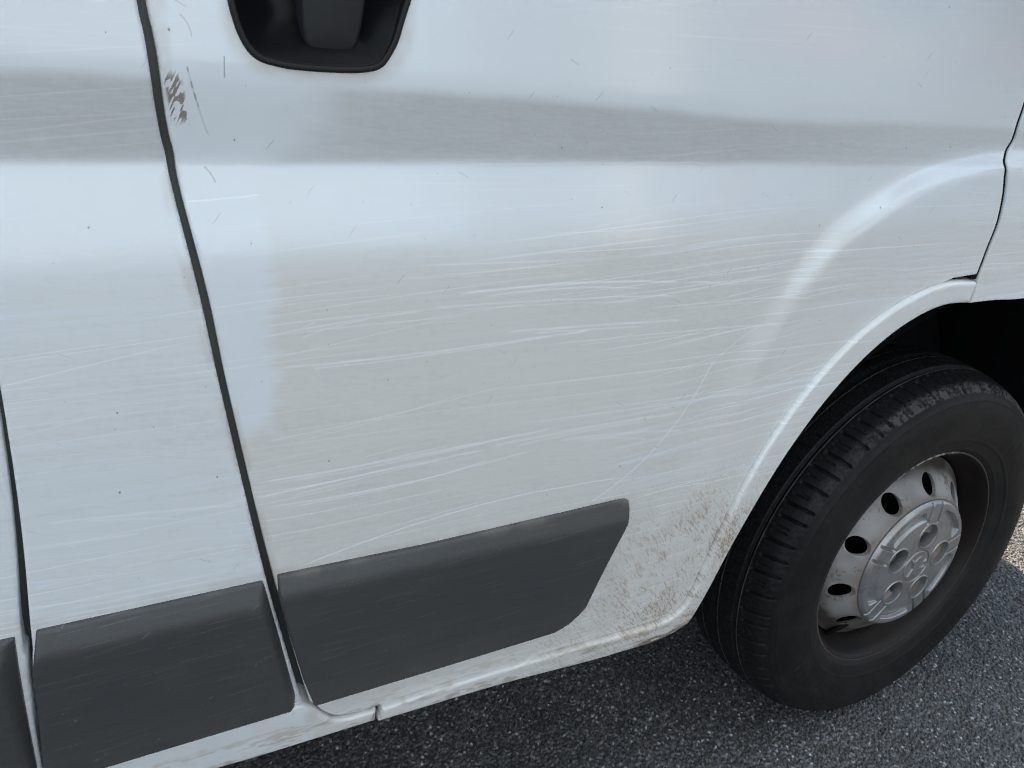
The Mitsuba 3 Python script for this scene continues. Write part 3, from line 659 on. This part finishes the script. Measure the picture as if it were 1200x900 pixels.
scene["wheel_steel"] = two({"type": "principled", "base_color": proc(steel_color), "roughness": 0.48, "specular": 0.4, "metallic": 0.1})
scene["wheel_barrel"] = two({"type": "principled", "base_color": proc(barrel_color), "roughness": 0.5, "specular": 0.25})
HOLES = [156.7 - 36 * k for k in range(10)]
disc = Point(0, 0).buffer(0.1835, 48).difference(Point(0, 0).buffer(0.060, 48))
disc = Polygon(disc.exterior.coords, [disc.interiors[0].coords])
for h in HOLES:
    disc = disc.difference(Point(0.1430 * np.cos(np.radians(h)), 0.1430 * np.sin(np.radians(h))).buffer(0.0160, 24))


def disc_h(a, b):
    return np.interp(np.hypot(a, b), [0.05, 0.110, 0.119, 0.126, 0.134, 0.146, 0.158, 0.168, 0.176, 0.19], [0.010, 0.010, 0.010, 0.007, -0.001, -0.011, -0.021, -0.031, -0.039, -0.044])


v, f = panel(disc, disc_h, spacing=0.0035, edge=0.0018, depth=0.006, bstep=0.003)
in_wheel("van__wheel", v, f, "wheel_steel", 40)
v, f = revolve(curve([(-0.010, 0.2075), (-0.002, 0.2100), (0.002, 0.2090), (0.0015, 0.2058), (-0.003, 0.2020), (-0.010, 0.1985), (-0.022, 0.1940), (-0.040, 0.1870), (-0.065, 0.182), (-0.11, 0.172), (-0.185, 0.190)], 4), 240)
in_wheel("van__wheel__rim", v, f, "wheel_barrel", 40)
v, f = revolve([(-0.075, 0.0), (-0.075, 0.17)], 60)
in_wheel("van__wheel__brake_drum", v, f, "dark_inside")


def cap_color(p, n, uv):
    u, v, a, r, t = wheel_local(p)
    c = mix(mi.Color3f(0.33, 0.33, 0.33), mi.Color3f(0.28, 0.275, 0.27), smoothstep(0.35, 0.7, fbm(u * 40, v * 40, 2.0)))
    c = mix(c, mi.Color3f(0.10, 0.092, 0.085), 0.6 * smoothstep(0.012, 0.004, a) * smoothstep(0.100, 0.095, r))  # deep bolt wells darkened in the colour: settled dirt and recess shade together
    return mix(c, mi.Color3f(0.17, 0.14, 0.115), 0.35 * smoothstep(0.62, 0.85, noise(u * 400, v * 400, 6.0) * 0.6 + noise(u * 90, v * 90) * 0.4))


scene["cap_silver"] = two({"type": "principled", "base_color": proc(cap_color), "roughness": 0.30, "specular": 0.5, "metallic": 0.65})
scene["bolt_steel"] = two({"type": "principled", "base_color": rgb(0.14, 0.14, 0.145), "roughness": 0.4, "metallic": 0.5})
LUGS = [155 - 72 * k for k in range(5)]
nr, nt = 175, 1080
rr = np.linspace(0, 0.1245, nr); ta = np.linspace(0, 2 * np.pi, nt, endpoint=False)
Rg, Tg = np.meshgrid(rr, ta, indexing="ij"); U, W = Rg * np.cos(Tg), Rg * np.sin(Tg)
sm = lambda a, b, x: (lambda t: t * t * (3 - 2 * t))(np.clip((x - a) / (b - a), 0, 1))
H = 0.0165 + 0.004 * (1 - (Rg / 0.1245) ** 2)
H -= 0.0045 * sm(0.100, 0.1035, Rg) * sm(0.1115, 0.1085, Rg) * 0          # plain outer band
H -= 0.007 * np.clip((Rg - 0.116) / 0.0085, 0, 1) ** 2
for k in range(5):
    l = np.radians(LUGS[k]); m_ = np.radians(LUGS[k] + 36)
    d = np.hypot(U - 0.0600 * np.cos(l), W - 0.0600 * np.sin(l))
    H += 0.0014 * sm(0.0252, 0.0232, d)
    H -= 0.0270 * sm(0.0222, 0.0195, d)
    dt = (Tg - m_ + np.pi) % (2 * np.pi) - np.pi                       # recessed windows between the spokes
    arcl = np.abs(dt) * Rg
    H -= 0.0085 * sm(0.040, 0.0375, arcl + 0 * Rg) * sm(0.0905, 0.0935, Rg) * sm(0.1105, 0.1065, Rg) * np.clip(0.35 + 0.65 * (Rg - 0.09) / 0.018, 0, 1)
    ds = np.abs((Tg - l + np.pi) % (2 * np.pi) - np.pi) * Rg           # a groove along each spoke
    H -= 0.0045 * sm(0.0030, 0.0014, np.abs(ds - 0.0135)) * sm(0.083, 0.087, Rg) * sm(0.123, 0.119, Rg)
H -= 0.0020 * sm(0.0020, 0.0010, np.abs(Rg - 0.0310))
V = np.stack([U, W, H], -1).reshape(-1, 3)
i = np.arange(nr * nt).reshape(nr, nt)
F = np.stack([i[:-1], i[1:], np.roll(i, -1, 1)[1:], np.roll(i, -1, 1)[:-1]], -1).reshape(-1, 4)
n0 = len(V)
V = np.vstack([V, np.stack([U[-1], W[-1], H[-1] - 0.008], -1)])
e = i[-1]; e2 = n0 + np.arange(nt)
F = np.vstack([F, np.stack([e, e2, np.roll(e2, -1), np.roll(e, -1)], -1)])
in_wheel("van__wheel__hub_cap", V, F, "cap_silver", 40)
labels["van__wheel__hub_cap"] = {"label": "silver hub cap with five round bolt wells"}
for k in range(5):
    l = np.radians(LUGS[k])
    b1 = trimesh.creation.cylinder(0.0085, 0.012, sections=6); b2 = trimesh.creation.annulus(0.0035, 0.0062, 0.014, sections=24)
    b = trimesh.util.concatenate([b1, b2]); b.apply_translation([0.060 * np.cos(l), 0.060 * np.sin(l), 0.0025])
    in_wheel("van__wheel__wheel_bolt" + (f"_{k:03d}" if k else ""), b.vertices, b.faces, "bolt_steel", 30)
# emblem: an upright beast in relief
em = [(-2.0, 9.0), (1.5, 10.5), (4.5, 9.6), (6.2, 7.4), (5.0, 6.0), (2.8, 6.0), (3.4, 4.4), (7.6, 4.6), (10.5, 6.4), (11.6, 5.0), (8.6, 2.4), (3.9, 1.6), (3.6, -0.4), (8.2, -1.4), (10.6, 0.2), (11.6, -1.4), (8.4, -4.4), (2.4, -3.6), (0.2, -5.4), (4.6, -7.4), (6.8, -10.6), (4.6, -11.6), (1.6, -9.4), (-3.2, -8.2), (-5.8, -10.8), (-7.6, -9.8), (-5.8, -5.4), (-4.6, -1.5), (-5.6, 2.6), (-8.6, 4.4), (-9.4, 7.0), (-7.6, 7.2), (-5.2, 5.4), (-4.0, 6.6)]
eb = Polygon(em).buffer(0.8).buffer(-0.5)
ca, sa = np.cos(np.radians(-8)), np.sin(np.radians(-8))
eb = Polygon([(0.00195 * (x * ca - y * sa), 0.00195 * (x * sa + y * ca)) for x, y in eb.exterior.coords])
v, f = panel(eb, lambda a, b: 0.0 * a + 0.0228, spacing=0.0012, edge=0.0016, depth=0.005, bstep=0.0008)
in_wheel("van__wheel__emblem", v, f, "cap_silver", 40)
vs = trimesh.creation.cylinder(0.0045, 0.042, sections=20)
vs.apply_transform(trimesh.transformations.rotation_matrix(np.radians(62), [0, 1, 0]))
va = np.radians(-124)
vs.apply_transform(trimesh.transformations.rotation_matrix(va + np.pi, [0, 0, 1]))
vs.apply_translation([0.168 * np.cos(va), 0.168 * np.sin(va), -0.026])
in_wheel("van__wheel__valve", vs.vertices, vs.faces, "black_plastic", 40)

# ------------------------------------------------------------------ unseen building across the road, behind the camera, added for the paint to reflect
labels["building"] = {"label": "unseen brown brick building with a pale corner pillar and red awnings across the road, added for reflections", "category": "building"}
scene["brown_brick"] = two({"type": "diffuse", "reflectance": rgb(0.13, 0.095, 0.08)})
scene["red_cloth"] = two({"type": "diffuse", "reflectance": rgb(0.62, 0.04, 0.07)})
scene["pale_render"] = two({"type": "diffuse", "reflectance": rgb(0.80, 0.77, 0.70)})
scene["building__wall"] = mikit.ply(trimesh.creation.box(bounds=[[9.8, -22, 0], [46, -14, 9.0]]), "brown_brick")
scene["building__pillar"] = mikit.ply(trimesh.creation.box(bounds=[[8.4, -22, 0], [9.79, -13.8, 9.6]]), "pale_render")
scene["building__roof"] = mikit.ply(trimesh.creation.box(bounds=[[8.2, -22.2, 9.61], [46.2, -13.6, 9.9]]), "far_asphalt")
k = 0
for fz in (1.0, 4.0, 6.6):
    for fx in np.arange(11.0, 44.0, 2.6):
        scene["building__window" + (f"_{k:03d}" if k else "")] = mikit.ply(trimesh.creation.box(bounds=[[fx, -14.1, fz], [fx + 1.3, -13.95, fz + 1.6]]), "window_dark")
        k += 1
for k, fx in enumerate((11.6, 20.3, 34.0)):
    aw = trimesh.creation.box(bounds=[[fx, -13.94, 2.7], [fx + 2.2, -12.9, 3.5]])
    scene["building__awning" + (f"_{k:03d}" if k else "")] = mikit.ply(aw, "red_cloth")
sg = trimesh.creation.box(bounds=[[15.6, -13.94, 2.3], [16.3, -13.8, 3.1]])
scene["building__sign"] = mikit.ply(sg, "pale_render")
